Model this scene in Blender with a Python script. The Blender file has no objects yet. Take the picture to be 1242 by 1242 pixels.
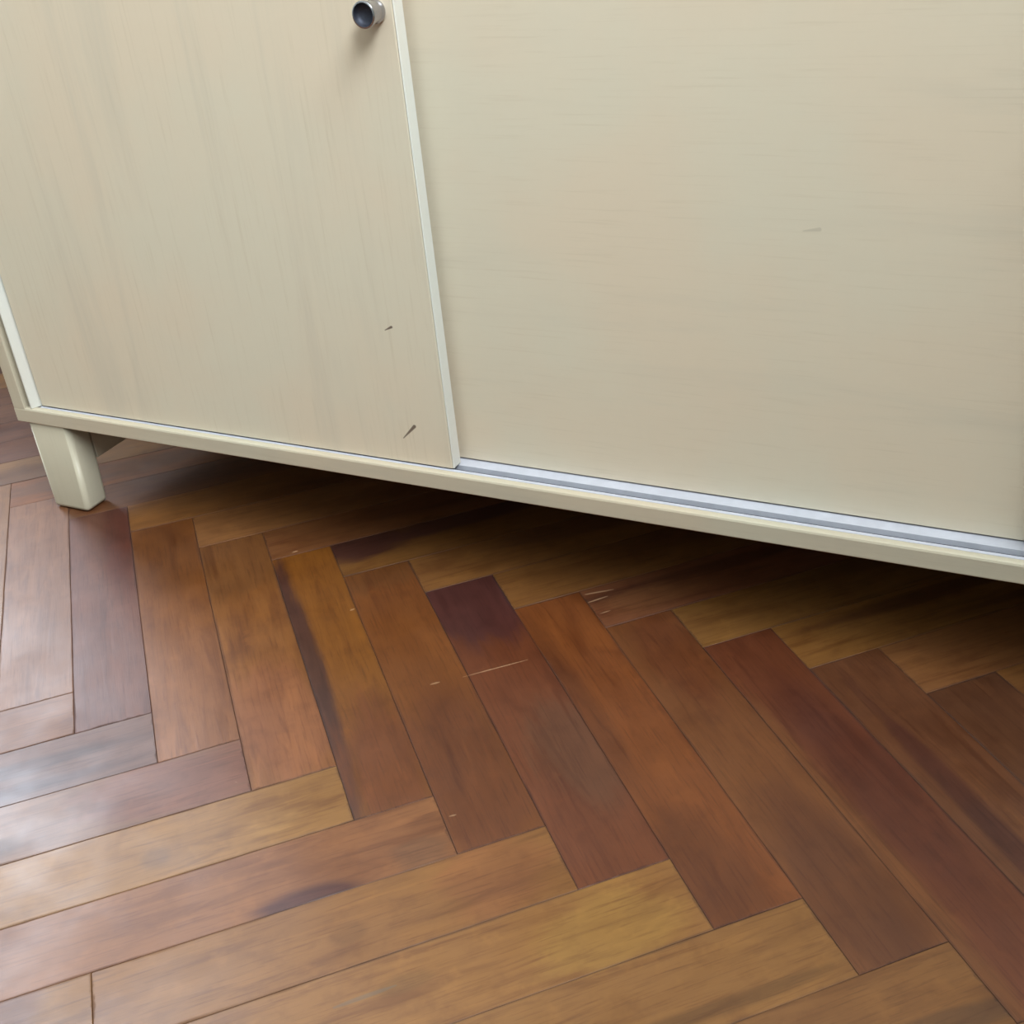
import bpy, bmesh, math, random
from mathutils import Matrix, Vector

# ------------------------------------------------------------------ camera, light, exposure
scene = bpy.context.scene
COL = scene.collection
random.seed(11)

cam_data = bpy.data.cameras.new('camera')
cam_data.sensor_width = 36.0
cam_data.lens = 1426.9 / 1242 * 36.0
cam_data.clip_start = 0.01
cam = bpy.data.objects.new('camera', cam_data)
COL.objects.link(cam)
right = Vector((0.8969, 0.4329, -0.0900)).normalized()
down = Vector((0.1501, -0.4895, -0.8590))
down = (down - right * down.dot(right)).normalized()
fwd = right.cross(down)
m = Matrix((right, -down, -fwd)).transposed().to_4x4()
m.translation = Vector((0.8994, -0.7291, 0.5737))
cam.matrix_world = m
scene.camera = cam

world = bpy.data.worlds.new('room_dusk')
scene.world = world
world.use_nodes = True
world.node_tree.nodes['Background'].inputs[0].default_value = (0.80, 0.90, 1.0, 1)
world.node_tree.nodes['Background'].inputs[1].default_value = 0.6

def window_light(name, loc, direction, sx, sy, watts, colour):
    d = bpy.data.lights.new(name, 'AREA')
    d.shape = 'RECTANGLE'; d.size = sx; d.size_y = sy
    d.energy = watts; d.color = colour
    o = bpy.data.objects.new(name, d)
    o.location = loc
    o.rotation_euler = Vector(direction).to_track_quat('-Z', 'Y').to_euler()
    COL.objects.link(o)
    return o

XL, XR, YF, YB, ZC = -2.3, 1.45, -2.7, 0.47, 2.7
WR = (-1.5, -0.15, 1.4, 2.5)                          # right window: y0 y1 z0 z1
WB = (-1.85, -0.80, 0.72, 2.25)                         # back window: x0 x1 z0 z1
window_light('daylight_right', (XR - 0.01, (WR[0]+WR[1])/2, (WR[2]+WR[3])/2), (-1, 0, 0),
             WR[1]-WR[0], WR[3]-WR[2], 80, (0.90, 0.97, 0.985))
window_light('daylight_back', ((WB[0]+WB[1])/2, YB - 0.01, (WB[2]+WB[3])/2), (0, -1, 0),
             WB[1]-WB[0], WB[3]-WB[2], 80, (0.76, 0.87, 1.0))

vs = scene.view_settings
vs.view_transform = 'Standard'; vs.look = 'None'; vs.gamma = 1.0
vs.use_curve_mapping = False
vs.exposure = 0.54

# ------------------------------------------------------------------ helpers
def lin(c):
    r = []
    for v in c:
        v /= 255.0
        r.append(v / 12.92 if v <= 0.04045 else ((v + 0.055) / 1.055) ** 2.4)
    return tuple(r)

def link_mesh(name, bm, mat, parent=None, smooth=False):
    me = bpy.data.meshes.new(name)
    bm.normal_update(); bm.to_mesh(me); bm.free()
    if mat: me.materials.append(mat)
    if smooth:
        for p in me.polygons: p.use_smooth = True
    o = bpy.data.objects.new(name, me)
    COL.objects.link(o)
    if parent: o.parent = parent
    return o

def box_bm(x0, x1, y0, y1, z0, z1, bevel=0.0, seg=2):
    bm = bmesh.new()
    bmesh.ops.create_cube(bm, size=1.0)
    for v in bm.verts:
        v.co = Vector(((x0+x1)/2 + v.co.x*(x1-x0), (y0+y1)/2 + v.co.y*(y1-y0), (z0+z1)/2 + v.co.z*(z1-z0)))
    if bevel > 0:
        bmesh.ops.bevel(bm, geom=list(bm.edges), offset=bevel, segments=seg, profile=0.5, affect='EDGES')
    return bm

def box(name, dims, mat, parent=None, bevel=0.0, seg=2):
    o = link_mesh(name, box_bm(*dims, bevel=bevel, seg=seg), mat, parent)
    if bevel > 0.0007:
        for p in o.data.polygons: p.use_smooth = True
        md = o.modifiers.new('weighted', 'WEIGHTED_NORMAL'); md.keep_sharp = False
    return o

def prism_x(name, profile, x0, x1, mat, parent=None):
    """profile: list of (y, z) going round, extruded along x"""
    bm = bmesh.new()
    a = [bm.verts.new((x0, y, z)) for y, z in profile]
    b = [bm.verts.new((x1, y, z)) for y, z in profile]
    n = len(profile)
    for i in range(n):
        bm.faces.new((a[i], a[(i+1) % n], b[(i+1) % n], b[i]))
    bm.faces.new(a); bm.faces.new(list(reversed(b)))
    bmesh.ops.recalc_face_normals(bm, faces=bm.faces)
    return link_mesh(name, bm, mat, parent)

def prism_z(name, profile, z0, z1, mat, parent=None):
    bm = bmesh.new()
    a = [bm.verts.new((x, y, z0)) for x, y in profile]
    b = [bm.verts.new((x, y, z1)) for x, y in profile]
    n = len(profile)
    for i in range(n):
        bm.faces.new((a[i], a[(i+1) % n], b[(i+1) % n], b[i]))
    bm.faces.new(a); bm.faces.new(list(reversed(b)))
    bmesh.ops.recalc_face_normals(bm, faces=bm.faces)
    return link_mesh(name, bm, mat, parent)

# ------------------------------------------------------------------ materials
class NT:
    def __init__(self, name):
        self.mat = bpy.data.materials.new(name)
        self.mat.use_nodes = True
        self.t = self.mat.node_tree
        self.bsdf = self.t.nodes['Principled BSDF']
    def n(self, kind, **kw):
        nd = self.t.nodes.new(kind)
        for k, v in kw.items(): setattr(nd, k, v)
        return nd
    def l(self, a, b): self.t.links.new(a, b)
    def val(self, sock, v):
        if hasattr(v, 'links') or isinstance(v, bpy.types.NodeSocket): self.l(v, sock)
        else: sock.default_value = v
    def math(self, op, a, b=None, c=None, clamp=False):
        nd = self.n('ShaderNodeMath', operation=op, use_clamp=clamp)
        self.val(nd.inputs[0], a)
        if b is not None: self.val(nd.inputs[1], b)
        if c is not None: self.val(nd.inputs[2], c)
        return nd.outputs[0]
    def vmath(self, op, a, b=None):
        nd = self.n('ShaderNodeVectorMath', operation=op)
        self.val(nd.inputs[0], a)
        if b is not None: self.val(nd.inputs[1], b)
        return nd.outputs['Value'] if op in ('LENGTH', 'DISTANCE', 'DOT_PRODUCT') else nd.outputs[0]
    def noise(self, vec, scale, detail=4, rough=0.55, dist=0.0):
        nd = self.n('ShaderNodeTexNoise')
        self.l(vec, nd.inputs['Vector'])
        nd.inputs['Scale'].default_value = scale; nd.inputs['Detail'].default_value = detail
        nd.inputs['Roughness'].default_value = rough; nd.inputs['Distortion'].default_value = dist
        return nd.outputs[0]
    def mix(self, fac, a, b, blend='MIX'):
        nd = self.n('ShaderNodeMix', data_type='RGBA', blend_type=blend)
        nd.clamp_factor = True
        self.val(nd.inputs[0], fac); self.val(nd.inputs[6], a); self.val(nd.inputs[7], b)
        return nd.outputs[2]
    def ramp(self, fac, lo, hi, a=0.0, b=1.0):
        nd = self.n('ShaderNodeMapRange', interpolation_type='SMOOTHSTEP')
        self.val(nd.inputs[0], fac); self.val(nd.inputs[1], lo); self.val(nd.inputs[2], hi)
        self.val(nd.inputs[3], a); self.val(nd.inputs[4], b)
        return nd.outputs[0]
    def attr(self, name):
        nd = self.n('ShaderNodeAttribute', attribute_type='OBJECT', attribute_name=name)
        return nd
    def bump(self, h, strength, dist=0.001):
        nd = self.n('ShaderNodeBump')
        nd.inputs['Strength'].default_value = strength; nd.inputs['Distance'].default_value = dist
        self.l(h, nd.inputs['Height']); self.l(nd.outputs[0], self.bsdf.inputs['Normal'])

def c4(c): return (c[0], c[1], c[2], 1.0)

def cabinet_wood(name, base, axis, tint=0.10, rough=0.42, knots=(), marks=()):
    """pale lacquered veneer; axis 0 or 2 = grain direction in object space"""
    w = NT(name)
    tc = w.n('ShaderNodeTexCoord').outputs['Object']
    sc = [1.0, 1.0, 1.0]; sc[axis] = 0.035
    mp = w.n('ShaderNodeMapping'); mp.inputs['Scale'].default_value = sc
    w.l(tc, mp.inputs[0])
    fine = w.noise(mp.outputs[0], 420, 3, 0.6)
    sc2 = [1.0, 1.0, 1.0]; sc2[axis] = 0.10
    mp2 = w.n('ShaderNodeMapping'); mp2.inputs['Scale'].default_value = sc2
    w.l(tc, mp2.inputs[0])
    broad = w.noise(mp2.outputs[0], 26, 5, 0.6, 0.6)
    patch = w.noise(tc, 5.5, 3, 0.5)
    warm = tuple(min(1, v) for v in (base[0]*1.02, base[1]*0.975, base[2]*0.94))
    cool = (base[0]*0.98, base[1]*1.0, base[2]*0.99)
    col = w.mix(w.ramp(patch, 0.35, 0.65), c4(cool), c4(warm))
    dark = tuple(v*(1-tint*2.2) for v in base)
    col = w.mix(w.ramp(broad, 0.50, 0.80, 0.0, 0.75), col, c4(dark))
    col = w.mix(w.ramp(fine, 0.52, 0.80, 0.0, tint*4.5), col, c4((dark[0]*0.86, dark[1]*0.80, dark[2]*0.72)))
    # small dark dents: (ax, az, bx, bz, half width, strength)
    if marks:
        sep = w.n('ShaderNodeSeparateXYZ'); w.l(tc, sep.inputs[0])
        for ax, az, bx, bz, hw, st in marks:
            L2 = (bx-ax)**2 + (bz-az)**2
            px = w.math('SUBTRACT', sep.outputs[0], ax); pz = w.math('SUBTRACT', sep.outputs[2], az)
            t = w.math('DIVIDE', w.math('ADD', w.math('MULTIPLY', px, bx-ax), w.math('MULTIPLY', pz, bz-az)), L2, clamp=True)
            dx = w.math('SUBTRACT', px, w.math('MULTIPLY', t, bx-ax)); dz = w.math('SUBTRACT', pz, w.math('MULTIPLY', t, bz-az))
            d = w.math('SQRT', w.math('ADD', w.math('MULTIPLY', dx, dx), w.math('MULTIPLY', dz, dz)))
            taper = w.math('MULTIPLY', w.math('ADD', t, 0.35), hw)
            msk = w.ramp(w.math('SUBTRACT', d, taper), -0.0004, 0.0004, st, 0.0)
            col = w.mix(msk, col, c4(lin((84, 66, 58))))
    w.l(col, w.bsdf.inputs['Base Color'])
    w.bsdf.inputs['Roughness'].default_value = rough
    w.bsdf.inputs['Specular IOR Level'].default_value = 0.4
    w.bump(fine, 0.10, 0.0006)
    return w.mat

BIRCH = lin((211, 201, 183))
EDGE = lin((206, 206, 201))
m_door_v = cabinet_wood('birch_vertical_grain', BIRCH, 2, 0.06,
                        marks=((0.398, 0.2355, 0.4045, 0.2387, 0.0008, 0.9), (0.400, 0.1395, 0.4125, 0.1520, 0.0011, 0.85)))
m_door_h = cabinet_wood('birch_horizontal_grain', BIRCH, 0, 0.060,
                        marks=((0.7225, 0.3265, 0.733, 0.328, 0.0010, 0.20),))
m_frame = cabinet_wood('birch_frame', lin((190, 181, 163)), 0, 0.06)
m_frame_v = cabinet_wood('birch_frame_upright', lin((190, 182, 164)), 2, 0.06)
m_edge = cabinet_wood('pale_edge_band', EDGE, 2, 0.03, 0.36)
m_leg = cabinet_wood('birch_leg', lin((184, 176, 158)), 2, 0.06)

def simple(name, col, rough, metal=0.0, spec=0.5, noise_amt=0.08, scale=60):
    w = NT(name)
    tc = w.n('ShaderNodeTexCoord').outputs['Object']
    nz = w.noise(tc, scale, 4, 0.6)
    c = w.mix(w.ramp(nz, 0.3, 0.7), c4(tuple(v*(1-noise_amt) for v in col)), c4(tuple(min(1, v*(1+noise_amt)) for v in col)))
    w.l(c, w.bsdf.inputs['Base Color'])
    w.bsdf.inputs['Roughness'].default_value = rough
    w.bsdf.inputs['Metallic'].default_value = metal
    w.bsdf.inputs['Specular IOR Level'].default_value = spec
    return w.mat

m_track = simple('track_plastic', lin((186, 188, 200)), 0.4, noise_amt=0.05, scale=90)
m_chrome = simple('chrome', (0.42, 0.42, 0.46), 0.18, 1.0, noise_amt=0.03)
m_cup = simple('dark_cup_metal', (0.06, 0.065, 0.09), 0.55, 0.7, noise_amt=0.1, scale=400)
m_wall = simple('painted_plaster', lin((150, 152, 144)), 0.9, noise_amt=0.03, scale=8)
m_ceil = simple('ceiling_paint', lin((205, 205, 200)), 0.9, noise_amt=0.02, scale=8)
m_paint = simple('white_paint', lin((230, 230, 226)), 0.4, noise_amt=0.02, scale=20)
m_base = simple('dark_subfloor', lin((58, 36, 28)), 0.8, noise_amt=0.2, scale=40)
m_board = simple('brown_baseboard', lin((110, 66, 42)), 0.4, noise_amt=0.15, scale=30)

def glass_mat():
    w = NT('window_glass')
    w.bsdf.inputs['Transmission Weight'].default_value = 1.0
    w.bsdf.inputs['Roughness'].default_value = 0.0
    w.bsdf.inputs['IOR'].default_value = 1.45
    w.bsdf.inputs['Base Color'].default_value = (0.95, 0.98, 0.97, 1)
    return w.mat
m_glass = glass_mat()

PALE = (206, 168, 132)
SCRATCHES = [
    (0.4996, -0.1097, 0.5390, -0.0728, 0.0006, 0.55, PALE), (0.2574, 0.0028, 0.2607, 0.0069, 0.0009, 0.8, PALE),
    (0.4798, -0.1264, 0.4851, -0.1213, 0.0010, 0.5, PALE), (0.5476, 0.0255, 0.5677, 0.0400, 0.0011, 0.6, PALE),
    (0.5697, 0.0030, 0.5769, 0.0110, 0.0010, 0.6, PALE), (0.5544, 0.0149, 0.5666, 0.0292, 0.0010, 0.6, PALE),
    (0.5706, -0.4025, 0.5963, -0.3762, 0.0016, 0.65, (84, 80, 72)), (0.3631, -0.0604, 0.3653, -0.0571, 0.0008, 0.6, PALE),
    (0.5616, -0.2462, 0.5651, -0.2432, 0.0008, 0.4, PALE),
]
def parquet_mat():
    """lacquered hardwood; each plank carries its own tone (object colour) and a heartwood patch (object properties)"""
    w = NT('parquet')
    tc = w.n('ShaderNodeTexCoord').outputs['Object']
    oi = w.n('ShaderNodeObjectInfo')
    rnd = oi.outputs['Random']
    off = w.n('ShaderNodeCombineXYZ')
    w.val(off.inputs[0], w.math('MULTIPLY', rnd, 13.7)); w.val(off.inputs[1], w.math('MULTIPLY', rnd, 7.3)); w.val(off.inputs[2], w.math('MULTIPLY', rnd, 3.1))
    p = w.vmath('ADD', tc, off.outputs[0])
    def stretched(s):
        mp = w.n('ShaderNodeMapping'); mp.inputs['Scale'].default_value = (s, 1, 1)
        w.l(p, mp.inputs[0]); return mp.outputs[0]
    warp = w.noise(stretched(0.35), 22, 3, 0.5)
    fine = w.noise(stretched(0.05), 520, 4, 0.65)
    mid = w.noise(stretched(0.10), 95, 5, 0.6, 0.8)
    broad = w.noise(stretched(0.28), 24, 4, 0.55, 1.2)
    # growth rings as warped bands
    sep = w.n('ShaderNodeSeparateXYZ'); w.l(tc, sep.inputs[0])
    ring_in = w.math('ADD', w.math('MULTIPLY', sep.outputs[1], 130.0), w.math('MULTIPLY', warp, 16.0))
    rings = w.math('SINE', ring_in)
    base = oi.outputs['Color']
    heart = w.attr('heart_colour').outputs['Color']
    hp = w.attr('heart_place').outputs['Vector']      # u, v, unused
    hs = w.attr('heart_size').outputs['Vector']       # su, sv, strength
    sp = w.n('ShaderNodeSeparateXYZ'); w.l(hp, sp.inputs[0])
    ss = w.n('ShaderNodeSeparateXYZ'); w.l(hs, ss.inputs[0])
    du = w.math('DIVIDE', w.math('SUBTRACT', sep.outputs[0], sp.outputs[0]), ss.outputs[0])
    dv = w.math('DIVIDE', w.math('SUBTRACT', sep.outputs[1], sp.outputs[1]), ss.outputs[1])
    rr = w.math('SQRT', w.math('ADD', w.math('MULTIPLY', du, du), w.math('MULTIPLY', dv, dv)))
    rr = w.math('ADD', rr, w.math('MULTIPLY', w.math('SUBTRACT', broad, 0.5), 1.5))
    rr = w.math('ADD', rr, w.math('MULTIPLY', w.math('SUBTRACT', mid, 0.5), 0.8))
    hm = w.math('MULTIPLY', w.ramp(rr, 0.65, 1.25, 1.0, 0.0), ss.outputs[2])
    col = w.mix(hm, base, heart)
    patch2 = w.attr('patch_colour').outputs['Color']
    s2 = w.n('ShaderNodeSeparateXYZ'); w.l(w.attr('patch_place').outputs['Vector'], s2.inputs[0])
    z2 = w.n('ShaderNodeSeparateXYZ'); w.l(w.attr('patch_size').outputs['Vector'], z2.inputs[0])
    e2u = w.math('DIVIDE', w.math('SUBTRACT', sep.outputs[0], s2.outputs[0]), z2.outputs[0])
    e2v = w.math('DIVIDE', w.math('SUBTRACT', sep.outputs[1], s2.outputs[1]), z2.outputs[1])
    r2 = w.math('SQRT', w.math('ADD', w.math('MULTIPLY', e2u, e2u), w.math('MULTIPLY', e2v, e2v)))
    r2 = w.math('ADD', r2, w.math('MULTIPLY', w.math('SUBTRACT', broad, 0.5), 1.6))
    r2 = w.math('ADD', r2, w.math('MULTIPLY', w.math('SUBTRACT', mid, 0.5), 1.0))
    col = w.mix(w.math('MULTIPLY', w.ramp(r2, 0.6, 1.3, 1.0, 0.0), z2.outputs[2]), col, patch2)
    dk = w.mix(1.0, col, (0.52, 0.40, 0.36, 1), 'MULTIPLY')
    lt = w.mix(1.0, col, (1.28, 1.30, 1.25, 1), 'MULTIPLY')
    col = w.mix(w.ramp(broad, 0.50, 0.78, 0.0, 0.60), col, dk)
    col = w.mix(w.ramp(broad, 0.48, 0.25, 0.0, 0.65), col, lt)
    col = w.mix(w.ramp(mid, 0.50, 0.72, 0.0, 0.62), col, dk)
    col = w.mix(w.ramp(mid, 0.46, 0.30, 0.0, 0.45), col, lt)
    col = w.mix(w.ramp(fine, 0.50, 0.72, 0.0, 0.60), col, dk)
    col = w.mix(w.ramp(rings, 0.1, 1.0, 0.0, 0.14), col, dk)
    mott = w.noise(p, 42, 4, 0.62)
    col = w.mix(w.ramp(mott, 0.50, 0.75, 0.0, 0.38), col, dk)
    col = w.mix(w.ramp(mott, 0.45, 0.28, 0.0, 0.38), col, lt)
    # short pale scuffs across the lacquer
    geo = w.n('ShaderNodeNewGeometry').outputs['Position']
    mp = w.n('ShaderNodeMapping'); mp.inputs['Rotation'].default_value = (0, 0, math.radians(-38)); mp.inputs['Scale'].default_value = (1.0, 9.0, 1.0)
    w.l(geo, mp.inputs[0])
    sc1 = w.noise(mp.outputs[0], 34, 2, 0.5)
    scm = w.ramp(sc1, 0.79, 0.82, 0.0, 0.35)
    col = w.mix(scm, col, c4(lin((200, 165, 130))))
    # wax and dirt in the joints
    half = w.n('ShaderNodeSeparateXYZ'); w.l(w.attr('half_size').outputs['Vector'], half.inputs[0])
    eu = w.math('SUBTRACT', half.outputs[0], w.math('ABSOLUTE', sep.outputs[0]))
    ev = w.math('SUBTRACT', half.outputs[1], w.math('ABSOLUTE', sep.outputs[1]))
    ed = w.math('ADD', w.math('MINIMUM', eu, ev), w.math('MULTIPLY', w.math('SUBTRACT', mid, 0.5), 0.006))
    edge = w.math('MULTIPLY', w.ramp(ed, 0.0001, 0.0017, 0.62, 0.0), w.ramp(broad, 0.30, 0.62, 0.35, 1.0))
    col = w.mix(edge, col, w.mix(1.0, col, (0.34, 0.27, 0.27, 1), 'MULTIPLY'))
    sg = w.n('ShaderNodeSeparateXYZ'); w.l(geo, sg.inputs[0])
    for ax, ay, bx_, by_, hw, st, cc in SCRATCHES:
        hw *= 0.62; st *= 0.85
        L2 = (bx_-ax)**2 + (by_-ay)**2
        qx = w.math('SUBTRACT', sg.outputs[0], ax); qy = w.math('SUBTRACT', sg.outputs[1], ay)
        t = w.math('DIVIDE', w.math('ADD', w.math('MULTIPLY', qx, bx_-ax), w.math('MULTIPLY', qy, by_-ay)), L2, clamp=True)
        ex = w.math('SUBTRACT', qx, w.math('MULTIPLY', t, bx_-ax)); ey = w.math('SUBTRACT', qy, w.math('MULTIPLY', t, by_-ay))
        d = w.math('SQRT', w.math('ADD', w.math('MULTIPLY', ex, ex), w.math('MULTIPLY', ey, ey)))
        d = w.math('ADD', d, w.math('MULTIPLY', w.math('SUBTRACT', mid, 0.5), hw * 3.0))
        tp = w.math('MULTIPLY', w.math('MULTIPLY', t, w.math('SUBTRACT', 1.0, t)), hw * 3.6)
        col = w.mix(w.ramp(w.math('SUBTRACT', d, tp), 0.0, hw*1.0, st*0.75, 0.0), col, c4(lin(cc)))
    w.l(col, w.bsdf.inputs['Base Color'])
    rgh = w.n('ShaderNodeMix', data_type='FLOAT'); rgh.inputs[3].default_value = 0.85
    w.l(edge, rgh.inputs[0]); rough_in = rgh.inputs[2]; w.l(rgh.outputs[0], w.bsdf.inputs['Roughness'])
    smudge = w.noise(geo, 9, 4, 0.6)
    w.l(w.ramp(smudge, 0.3, 0.7, 0.36, 0.50), rough_in)
    w.bsdf.inputs['Specular IOR Level'].default_value = 0.5
    h = w.math('ADD', w.math('MULTIPLY', fine, 0.25), w.math('MULTIPLY', mid, 1.0))
    w.bump(h, 0.18, 0.0006)
    return w.mat
m_parquet = parquet_mat()

# ------------------------------------------------------------------ floor: herringbone parquet at 45 degrees to the cabinet
floor = box('floor', (XL - 0.12, XR + 0.12, YF - 0.12, YB + 0.12, -0.05, -0.0105), m_base)
floor['kind'] = 'structure'

W = 0.06
BX = Vector((0.7096, 0.7046, 0.0)); SX = Vector((0.7046, -0.7096, 0.0))
ORG = Vector((-0.0926, -0.0172, 0.0))
def grid(gx, gy): return ORG + (BX * gx + SX * gy) * W
H = 6.06; P = 0.984
XK = {2: 1.98, 3: 3.0, 4: 4.03, 5: 4.97, 6: 5.99, 7: 7.03, 8: 8.02, 9: 9.0, 10: 10.0}
def xk(k): return XK.get(k, float(k))
YA = {2: 1.95, 3: 3.01, 4: 3.95, 5: 4.94, 6: 5.91, 7: 6.90, 9: 8.84, 10: 9.81}
def ya(k): return YA.get(k, P * k)
YBB = {1: 6.98, 2: 8.02, 3: 9.02, 4: 10.0, 5: 10.97, 6: 11.95, 7: 12.95, 8: 13.95}
def yb(k): return YBB.get(k, P * k + H)

mesh_cache = {}
def plank_mesh(L, Wd):
    key = (round(L, 4), round(Wd, 4))
    if key in mesh_cache: return mesh_cache[key]
    g, c, t = 0.00012, 0.0003, 0.010
    hx, hy = L/2 - g, Wd/2 - g
    bm = bmesh.new()
    r0 = [bm.verts.new((sx*hx, sy*hy, -t)) for sx, sy in ((-1,-1),(1,-1),(1,1),(-1,1))]
    r1 = [bm.verts.new((sx*hx, sy*hy, -c*0.7)) for sx, sy in ((-1,-1),(1,-1),(1,1),(-1,1))]
    r2 = [bm.verts.new((sx*(hx-c), sy*(hy-c), 0)) for sx, sy in ((-1,-1),(1,-1),(1,1),(-1,1))]
    for a, b in ((r0, r1), (r1, r2)):
        for i in range(4): bm.faces.new((a[i], a[(i+1)%4], b[(i+1)%4], b[i]))
    bm.faces.new(r2); bm.faces.new(list(reversed(r0)))
    me = bpy.data.meshes.new('parquet_plank')
    bm.to_mesh(me); bm.free(); me.materials.append(m_parquet)
    mesh_cache[key] = me
    return me

# colours seen in the photograph, as plank tones
TAN = (150, 105, 66); GOLD = (163, 120, 68); ORANGE = (148, 92, 50); RED = (124, 70, 46)
DARK = (92, 52, 42); PURPLE = (88, 52, 46); BROWN = (118, 78, 50)
# (kind, k, chain): tone, heart colour, u, v (share of length / width, u towards the near or right end), su, sv, strength
SPECIAL = {
 ('S', 0, 0): [(150, 106, 78), ((128, 88, 66), 0.0, 0.3, 0.4, 0.3, 0.5)],
 ('S', 1, 0): [(122, 78, 62), ((104, 56, 46), -0.33, 0.28, 0.30, 0.30, 0.8)],
 ('S', 2, 0): [(146, 94, 56), ((116, 72, 42), -0.35, 0.0, 0.22, 0.6, 0.7), ((158, 106, 70), 0.25, 0.0, 0.25, 0.6, 0.7)],
 ('S', 3, 0): [(154, 102, 60), ((128, 86, 54), -0.40, 0.0, 0.2, 0.9, 0.8), ((160, 104, 72), 0.30, 0.0, 0.2, 0.7, 0.7)],
 ('S', 4, 0): [(148, 96, 50), ((88, 56, 48), 0.05, -0.46, 0.55, 0.22, 0.95), ((128, 76, 48), 0.36, 0.15, 0.22, 0.6, 0.9)],
 ('S', 5, 0): [(138, 86, 50), ((116, 68, 44), 0.28, 0.0, 0.26, 0.6, 0.8), ((122, 80, 50), -0.48, 0.0, 0.08, 0.8, 0.8)],
 ('S', 6, 0): [(128, 76, 52), ((92, 54, 50), -0.42, 0.0, 0.20, 0.9, 0.95), ((116, 78, 58), 0.18, 0.2, 0.16, 0.5, 0.8)],
 ('S', 7, 0): [(142, 86, 52), ((112, 66, 42), 0.42, -0.3, 0.18, 0.5, 0.7), ((118, 70, 44), -0.15, -0.42, 0.3, 0.2, 0.8)],
 ('S', 8, 0): [(136, 88, 56), ((108, 66, 46), 0.35, 0.0, 0.25, 0.5, 0.7), ((122, 72, 46), -0.35, 0.1, 0.2, 0.5, 0.8)],
 ('S', 9, 0): [(122, 72, 50), ((104, 58, 44), 0.0, 0.1, 0.35, 0.4, 0.8), ((134, 88, 56), 0.2, -0.46, 0.5, 0.16, 0.8)],
 ('S', 10, 0): [(120, 78, 54), ((92, 54, 44), 0.1, -0.2, 0.5, 0.14, 0.85), ((136, 90, 58), 0.25, 0.1, 0.3, 0.12, 0.6)],
 ('S', 11, 0): [(112, 74, 52), ((92, 58, 50), 0.3, 0.0, 0.3, 0.6, 0.8)],
 ('B', 1, 0): [(128, 86, 60), ((108, 66, 50), 0.0, 0.0, 0.3, 0.3, 0.5)],
 ('B', 2, 0): [(152, 106, 66), ((126, 84, 54), 0.1, 0.3, 0.3, 0.3, 0.5)],
 ('B', 3, 0): [(156, 110, 72), ((130, 86, 58), 0.2, 0.2, 0.3, 0.3, 0.6)],
 ('B', 4, 0): [(142, 96, 64), ((116, 74, 52), 0.1, -0.1, 0.4, 0.3, 0.6)],
 ('B', 5, 0): [(142, 100, 60), ((84, 52, 46), -0.42, -0.30, 0.14, 0.45, 0.95), ((92, 58, 50), -0.12, -0.35, 0.24, 0.3, 0.9)],
 ('B', 6, 0): [(150, 106, 66), ((116, 78, 54), 0.1, -0.3, 0.4, 0.3, 0.7)],
 ('B', 7, 0): [(150, 106, 66), ((120, 80, 54), 0.2, -0.3, 0.4, 0.3, 0.7)],
 ('B', 8, 0): [(140, 92, 66), ((108, 68, 50), -0.2, -0.2, 0.5, 0.12, 0.8), ((150, 104, 72), -0.35, 0.1, 0.14, 0.3, 0.7)],
 ('B', 9, 0): [(154, 112, 68), ((116, 82, 50), 0.2, -0.3, 0.4, 0.25, 0.7)],
 ('B', 10, 0): [(156, 112, 68), ((108, 70, 46), 0.0, -0.25, 0.4, 0.14, 0.8), ((112, 74, 50), 0.2, 0.3, 0.3, 0.10, 0.7)],
 ('B', 2, -1): [(126, 92, 78), ((98, 74, 70), 0.05, -0.1, 0.45, 0.14, 0.7), ((92, 70, 70), 0.2, 0.3, 0.3, 0.12, 0.6)],
 ('B', 3, -1): [(146, 106, 78), ((134, 86, 66), 0.38, 0.0, 0.22, 0.6, 0.9), ((112, 82, 66), 0.02, 0.25, 0.06, 0.2, 0.8)],
 ('B', 4, -1): [(166, 122, 74), ((142, 104, 68), 0.14, 0.15, 0.03, 0.16, 0.7), ((180, 138, 88), 0.36, 0.1, 0.05, 0.2, 0.7)],
 ('B', 5, -1): [(156, 106, 70), ((100, 58, 48), 0.24, 0.46, 0.10, 0.24, 1.0), ((132, 94, 68), 0.44, 0.25, 0.06, 0.25, 0.7)],
 ('B', 6, -1): [(158, 112, 68), ((136, 94, 56), 0.02, 0.1, 0.04, 0.14, 0.7), ((156, 104, 68), 0.36, 0.0, 0.12, 0.5, 0.7)],
 ('B', 7, -1): [(166, 120, 74), ((140, 102, 62), 0.0, -0.1, 0.05, 0.12, 0.6), ((176, 136, 80), 0.35, 0.1, 0.14, 0.5, 0.7)],
 ('B', 8, -1): [(160, 116, 72), ((124, 88, 54), 0.1, 0.3, 0.4, 0.10, 0.8)],
 ('B', 9, -1): [(150, 106, 66), ((108, 76, 52), 0.3, 0.3, 0.4, 0.16, 0.8)],
 ('B', 10, -1): [(138, 96, 62), ((108, 74, 52), 0.3, 0.2, 0.4, 0.16, 0.8)],
 ('B', 11, -1): [(132, 90, 60), ((108, 74, 52), 0.3, 0.2, 0.4, 0.16, 0.8)],
}
POOL = [TAN, (154, 110, 66), ORANGE, (130, 80, 52), BROWN, (140, 92, 58), (152, 106, 70), (128, 82, 54)]
DEEP = [(100, 60, 46), BROWN, (112, 66, 46), (120, 80, 54)]

TONE = 0.48
def tone(c):
    r = [v * TONE for v in lin(c)]
    g = sum(r) / 3
    return tuple(max(0.0, (v * 1.14 - g * 0.14) * f) for v, f in zip(r, (1.03, 0.97, 0.98)))

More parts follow.
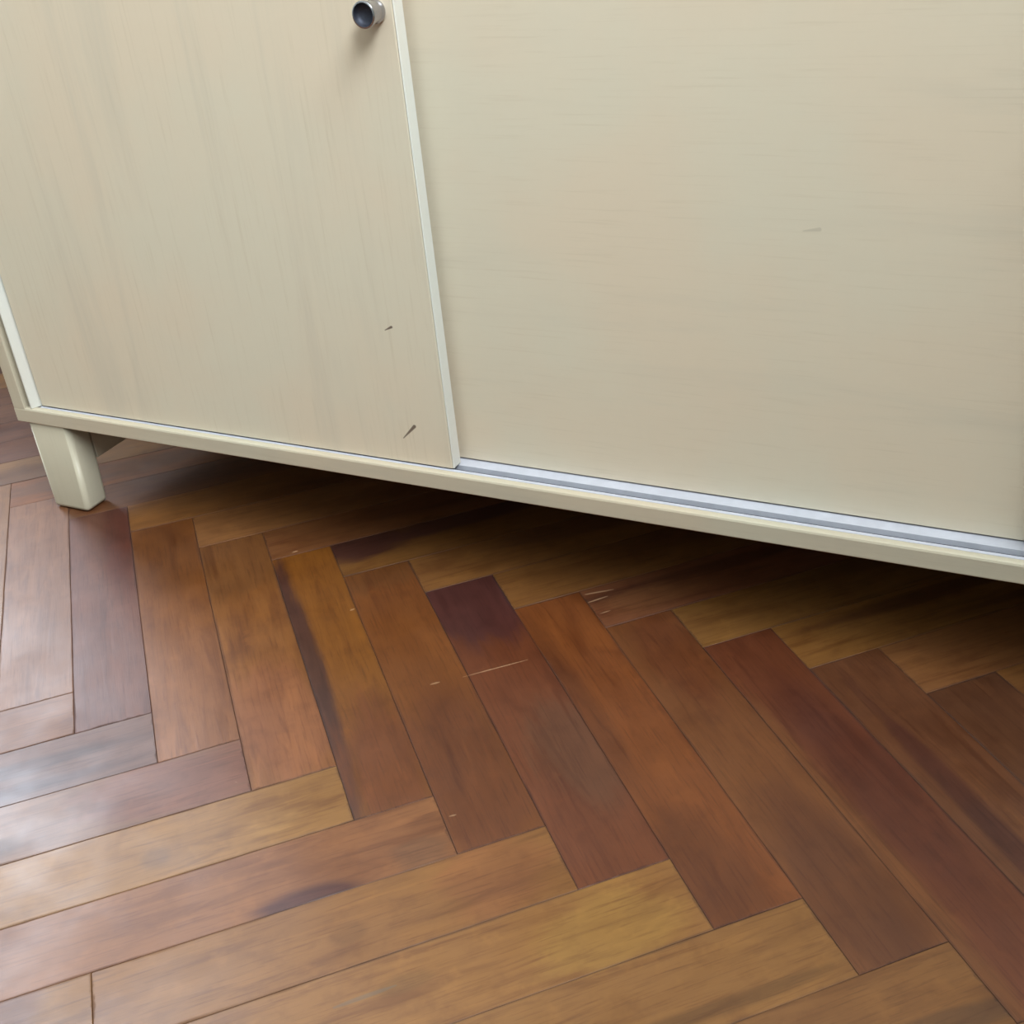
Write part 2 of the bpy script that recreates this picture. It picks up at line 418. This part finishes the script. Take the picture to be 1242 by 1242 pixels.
planks = []      # (kind, gx0, gx1, gy0, gy1, key)
for mch in range(-9, 10):
    for k in range(-60, 70):
        if mch == 0 or mch == -1:
            if mch == 0:
                s = (xk(k), xk(k+1), ya(k), yb(k)); b = (xk(k), xk(k) + H, ya(k-1), ya(k))
            else:
                s = (xk(k) - H, xk(k+1) - H, ya(k) + H, yb(k) + H)
                b = (xk(k) - H, xk(k), yb(k-1), yb(k))
        else:
            s = (k + mch*H, k + 1 + mch*H, P*k - mch*H, P*k + H - mch*H)
            b = (k + mch*H, k + H + mch*H, P*(k-1) - mch*H, P*k - mch*H)
        if mch == 0:      # far end of the shared chain meets the next one on the regular grid
            b = (b[0], k + H, b[2], b[3])
        if mch == -1:
            s = (k - H, k + 1 - H, s[2], P*k + 2*H)
        planks.append(('S', *s, (('S', k, mch))))
        if ('B', k, mch) == ('B', 6, -1):          # a plank pieced from two lengths
            planks.append(('B', b[0], 1.10, b[2], b[3], ('B', -99, -1)))
            planks.append(('B', 1.10, b[1], b[2], b[3], ('B', k, mch)))
        else:
            planks.append(('B', *b, ('B', k, mch)))

view_c = Vector((0.42, -0.18, 0))
inside = []
for pl in planks:
    c = grid((pl[1]+pl[2])/2, (pl[3]+pl[4])/2)
    if XL - 0.05 < c.x < XR + 0.05 and YF - 0.05 < c.y < YB + 0.05:
        inside.append(((c - view_c).length, pl, c))
inside.sort(key=lambda t: t[0])

rest = bmesh.new()
for i, (d, pl, c) in enumerate(inside):
    kind, gx0, gx1, gy0, gy1, key = pl
    L, Wd = ((gx1-gx0)*W, (gy1-gy0)*W) if kind == 'B' else ((gy1-gy0)*W, (gx1-gx0)*W)
    dirv = BX if kind == 'B' else SX
    # local x runs along the plank; local +y is chosen towards the viewer for B, to the right for S
    ang = math.atan2(dirv.y, dirv.x)
    rnd = random.Random(hash((kind, round(gx0, 2), round(gy0, 2))) if False else int((gx0*131 + gy0*977 + 5000)*10))
    mat = Matrix.Translation(Vector((c.x, c.y, -0.0002*rnd.random()))) @ Matrix.Rotation(ang, 4, 'Z') \
        @ Matrix.Rotation(rnd.uniform(-0.0012, 0.0012), 4, 'Y') @ Matrix.Rotation(rnd.uniform(-0.002, 0.002), 4, 'X')
    if i >= 300:
        tmp = plank_mesh(L, Wd).copy(); tmp.transform(mat)
        rest.from_mesh(tmp); bpy.data.meshes.remove(tmp)
        continue
    o = bpy.data.objects.new('parquet_plank', plank_mesh(L, Wd))
    COL.objects.link(o)
    o.parent = floor
    o.matrix_world = mat
    sp = SPECIAL.get(key)
    if sp is None:
        sp = [rnd.choice(POOL), (rnd.choice(DEEP), rnd.uniform(-0.4, 0.4), rnd.uniform(-0.4, 0.4), rnd.uniform(0.1, 0.4), rnd.uniform(0.12, 0.5), 0.7)]
    o.color = c4(tone(sp[0]))
    o['half_size'] = [L/2, Wd/2, 0.0]
    vs_ = -1.0 if kind == 'B' else 1.0        # v runs towards the near or right-hand edge
    for nm, pt in (('heart', sp[1]), ('patch', sp[2] if len(sp) > 2 else (sp[0], 0.0, 0.0, 0.2, 0.2, 0.0))):
        o[nm + '_colour'] = list(tone(pt[0]))
        o[nm + '_place'] = [pt[1]*L, vs_*pt[2]*Wd, 0.0]
        o[nm + '_size'] = [pt[3]*L, pt[4]*Wd, pt[5]]
ro = link_mesh('outer_planks', rest, m_parquet, floor)
ro.color = c4(tone((142, 96, 62)))
for nm in ('heart', 'patch'):
    ro[nm + '_colour'] = list(tone(BROWN)); ro[nm + '_place'] = [50.0, 50.0, 0.0]; ro[nm + '_size'] = [0.1, 0.1, 0.0]
ro['half_size'] = [90.0, 90.0, 0.0]
ro['kind'] = 'stuff'

# ------------------------------------------------------------------ room shell
def struct(o):
    o['kind'] = 'structure'; return o
def wall_with_hole(name, axis, pos, thick, a0, a1, h0, h1, z1):
    """wall panel in the plane axis=pos with one rectangular opening a0..a1, h0..h1"""
    lo, hi = (XL - 0.12, XR + 0.12) if axis == 'y' else (YF, YB)
    bm = bmesh.new()
    def piece(p0, p1, q0, q1):
        d = (p0, p1, pos, pos + thick, q0, q1) if axis == 'y' else (pos, pos + thick, p0, p1, q0, q1)
        d = (d[0], d[1], min(d[2], d[3]), max(d[2], d[3]), d[4], d[5])
        t = box_bm(min(d[0], d[1]), max(d[0], d[1]), d[2], d[3], d[4], d[5])
        me = bpy.data.meshes.new('t'); t.to_mesh(me); t.free(); bm.from_mesh(me); bpy.data.meshes.remove(me)
    piece(lo, a0, 0, z1); piece(a1, hi, 0, z1); piece(a0, a1, 0, h0); piece(a0, a1, h1, z1)
    return struct(link_mesh(name, bm, m_wall))
wall_with_hole('wall_back', 'y', YB, 0.12, *WB, ZC)
wall_with_hole('wall_right', 'x', XR, 0.12, *WR, ZC)
struct(box('wall_left', (XL - 0.12, XL, YF, YB, 0, ZC), m_wall))
struct(box('wall_front', (XL - 0.12, XR + 0.12, YF - 0.12, YF, 0, ZC), m_wall))
struct(box('ceiling', (XL - 0.12, XR + 0.12, YF - 0.12, YB + 0.12, ZC, ZC + 0.1), m_ceil))
struct(box('baseboard_back', (XL, XR, YB - 0.014, YB - 0.0005, 0.0005, 0.06), m_board, bevel=0.003))
struct(box('baseboard_left', (XL + 0.0005, XL + 0.014, YF + 0.02, YB - 0.02, 0.0005, 0.06), m_board, bevel=0.003))
struct(box('baseboard_right', (XR - 0.014, XR - 0.0005, YF + 0.02, YB - 0.02, 0.0005, 0.06), m_board, bevel=0.003))

def make_window(name, axis, pos, a0, a1, h0, h1):
    r = bpy.data.objects.new(name, None); COL.objects.link(r); r['kind'] = 'structure'
    def pc(nm, p0, p1, q0, q1, t0, t1, mt):
        d = (p0, p1, pos + t0, pos + t1, q0, q1) if axis == 'y' else (pos + t0, pos + t1, p0, p1, q0, q1)
        return box(nm, d, mt, r, 0.003 if mt is m_paint else 0)
    f = 0.05
    pc('frame_upright', a0, a0+f, h0, h1, 0.03, 0.09, m_paint); pc('frame_upright', a1-f, a1, h0, h1, 0.03, 0.09, m_paint)
    pc('frame_rail', a0+f, a1-f, h0, h0+f, 0.03, 0.09, m_paint); pc('frame_rail', a0+f, a1-f, h1-f, h1, 0.03, 0.09, m_paint)
    mid = (a0+a1)/2
    pc('mullion', mid-0.03, mid+0.03, h0+f, h1-f, 0.03, 0.09, m_paint)
    pc('pane', a0+f, mid-0.03, h0+f, h1-f, 0.058, 0.062, m_glass); pc('pane', mid+0.03, a1-f, h0+f, h1-f, 0.058, 0.062, m_glass)
    return r
make_window('window_1', 'x', XR, *WR)
make_window('window_2', 'y', YB, *WB)

# ------------------------------------------------------------------ the cabinet
cab = bpy.data.objects.new('cabinet', None); COL.objects.link(cab)
cab['label'] = 'long low pale birch cabinet with sliding doors and short tapered legs on herringbone parquet'
cab['category'] = 'cabinet'

X0, X1 = -0.0540, 1.4170            # outer sides
Z0, Z1, ZT = 0.0995, 0.1155, 0.800  # bottom panel, top
DEP = 0.43
# bottom panel with a rounded front lip and a rebate for the track
prism_x('bottom_panel', [(-0.0012, Z0), (-0.0020, Z0 + 0.001), (-0.0020, Z1 - 0.0020), (-0.0014, Z1 - 0.0006), (0.0, Z1),
                         (0.0040, Z1), (0.0040, Z1 - 0.008), (0.046, Z1 - 0.008), (0.046, Z1), (DEP, Z1), (DEP, Z0)],
        X0, X1, m_frame, cab)
prism_x('sliding_track', [(0.0041, Z1 - 0.0079), (0.0041, Z1 + 0.0002), (0.0074, Z1 + 0.0002), (0.0078, Z1 - 0.0066), (0.0150, Z1 - 0.0066), (0.0154, Z1 + 0.0002),
                          (0.0280, Z1 + 0.0002), (0.0286, Z1 - 0.004), (0.0360, Z1 - 0.004), (0.0366, Z1 + 0.0002), (0.0459, Z1 + 0.0002), (0.0459, Z1 - 0.0079)],
        -0.024, 1.387, m_track, cab)
m_groove_shade = simple('groove_shade', lin((30, 30, 42)), 0.9, noise_amt=0.45, scale=160)
box('groove_shade_strip', (-0.0238, 1.3868, 0.0079, 0.0149, Z1 - 0.0066, Z1 - 0.0040), m_groove_shade, cab)  # dark strip added on the groove floor, the groove's shade painted as colour
box('top_panel', (X0, X1, -0.002, DEP, ZT - 0.018, ZT), m_frame, cab, 0.0015)
for s in (0, 1):
    def sx(a): return a if s == 0 else (X0 + X1) - a
    def bx(a, b): return (min(sx(a), sx(b)), max(sx(a), sx(b)))
    box('side_panel', (*bx(X0, X0 + 0.0150), -0.002, DEP, Z1 - 0.0016, ZT - 0.0182), m_frame_v, cab, 0.0008)
    box('side_filler', (*bx(X0 + 0.0152, X0 + 0.0214), 0.010, 0.045, Z1 + 0.0002, ZT - 0.0182), m_frame_v, cab)
    pr = [(sx(-0.0323), 0.0005), (sx(-0.0315), -0.0006), (sx(-0.0300), -0.0008), (sx(-0.0240), 0.0090), (sx(-0.0240), 0.045), (sx(-0.0323), 0.045)]
    prism_z('door_jamb', pr, Z1 + 0.0003, ZT - 0.0183, m_edge, cab)
box('back_panel', (X0 + 0.017, X1 - 0.017, DEP - 0.012, DEP - 0.004, Z1 + 0.0002, ZT - 0.0182), m_frame, cab)

def knob(parent, x, z, ydoor):
    """turned chrome pull with a dished dark face"""
    prof = [(0.0000, 0.0074), (-0.0012, 0.0080), (-0.0030, 0.0080), (-0.0036, 0.0074), (-0.0050, 0.0073), (-0.0110, 0.0080), (-0.0150, 0.0089), (-0.0166, 0.0090),
            (-0.0172, 0.0086), (-0.0172, 0.0078)]
    cup = [(-0.0172, 0.0078), (-0.0145, 0.0074), (-0.0125, 0.0056), (-0.0120, 0.0022), (-0.0119, 0.0)]
    def lathe(pr):
        bm = bmesh.new(); N = 32; rings = []
        for y, r in pr:
            if r < 1e-6: rings.append([bm.verts.new((x, ydoor + y, z))]); continue
            rings.append([bm.verts.new((x + r*math.cos(2*math.pi*i/N), ydoor + y, z + r*math.sin(2*math.pi*i/N))) for i in range(N)])
        for a, b in zip(rings, rings[1:]):
            for i in range(N):
                j = (i+1) % N
                if len(b) == 1: bm.faces.new((a[i], a[j], b[0]))
                else: bm.faces.new((a[i], a[j], b[j], b[i]))
        bmesh.ops.recalc_face_normals(bm, faces=bm.faces)
        return bm
    k = link_mesh('knob', lathe(prof), m_chrome, parent, True)
    k['label'] = 'small round chrome door knob with a dark dished face'
    c = link_mesh('knob', lathe(cup), m_cup, parent, True); c.name = 'knob_cup'
    return k

def door(x0, x1, y0, mat, edge_left, edge_right):
    z0, z1 = Z1 + 0.0012, ZT - 0.0195
    t = 0.0125
    d = box('sliding_door', (x0, x1, y0, y0 + t, z0, z1), mat, cab, 0.0008, 1)
    if edge_right: box('edge_band', (x1 + 0.00005, x1 + 0.0014, y0 + 0.0004, y0 + t, z0, z1), m_edge, d, 0.0006, 1)
    if edge_left: box('edge_band', (x0 - 0.0014, x0 - 0.00005, y0 + 0.0004, y0 + t, z0, z1), m_edge, d, 0.0006, 1)
    return d
d1 = door(-0.0225, 0.4438, 0.0060, m_door_v, False, True)
d1['label'] = 'left sliding door with upright grain, two dark dents and a chrome knob'
knob(d1, 0.4310, 0.4712, 0.0060)
d2 = door(0.415, 0.9200, 0.0262, m_door_h, False, False)
d2['label'] = 'recessed middle sliding door with level grain'
d3 = door(0.8920, 1.3855, 0.0060, m_door_v, True, False)
knob(d3, 0.9060, 0.4712, 0.0060)

def leg(xs, ys):
    """tapered leg with rounded edges; xs=-1 left / +1 right, ys=0 front / 1 back"""
    zt, zb = Z0 - 0.0002, 0.0002
    bm = bmesh.new()
    secs = []
    for z, xin, ins in ((zt, 0.0095, 0), (zb + 0.004, 0.0035, 0), (zb, 0.0035, 0)):
        secs.append([bm.verts.new((x, y, z)) for x, y in ((-0.0446, 0.0), (xin, 0.0), (xin, 0.0300), (-0.0446, 0.0300))])
    secs = [secs[0], secs[2]]
    for v in list(bm.verts):
        if not v.link_faces and v not in secs[0] and v not in secs[1]: bm.verts.remove(v)
    a, b = secs
    for i in range(4): bm.faces.new((a[i], a[(i+1) % 4], b[(i+1) % 4], b[i]))
    bm.faces.new(a); bm.faces.new(list(reversed(b)))
    bmesh.ops.recalc_face_normals(bm, faces=bm.faces)
    ed = [e for e in bm.edges if not (abs(e.verts[0].co.z - zt) < 1e-6 and abs(e.verts[1].co.z - zt) < 1e-6)]
    bmesh.ops.bevel(bm, geom=ed, offset=0.0055, segments=5, profile=0.5, affect='EDGES', clamp_overlap=True)
    for v in bm.verts:
        if ys: v.co.y = DEP - 0.002 - v.co.y
        if xs > 0: v.co.x = (X0 + X1) - v.co.x
    bmesh.ops.recalc_face_normals(bm, faces=bm.faces)
    o = link_mesh('leg', bm, m_leg, cab, True)
    md = o.modifiers.new('weighted', 'WEIGHTED_NORMAL'); md.keep_sharp = False
    return o
for xs in (-1, 1):
    for ys in (0, 1): leg(xs, ys)
    a, b = (-0.0140, 0.0052)
    if xs > 0: a, b = (X0 + X1) - b, (X0 + X1) - a
    box('side_apron', (a, b, 0.0302, DEP - 0.0322, 0.0500, Z0 - 0.0002), m_leg, cab, 0.001)
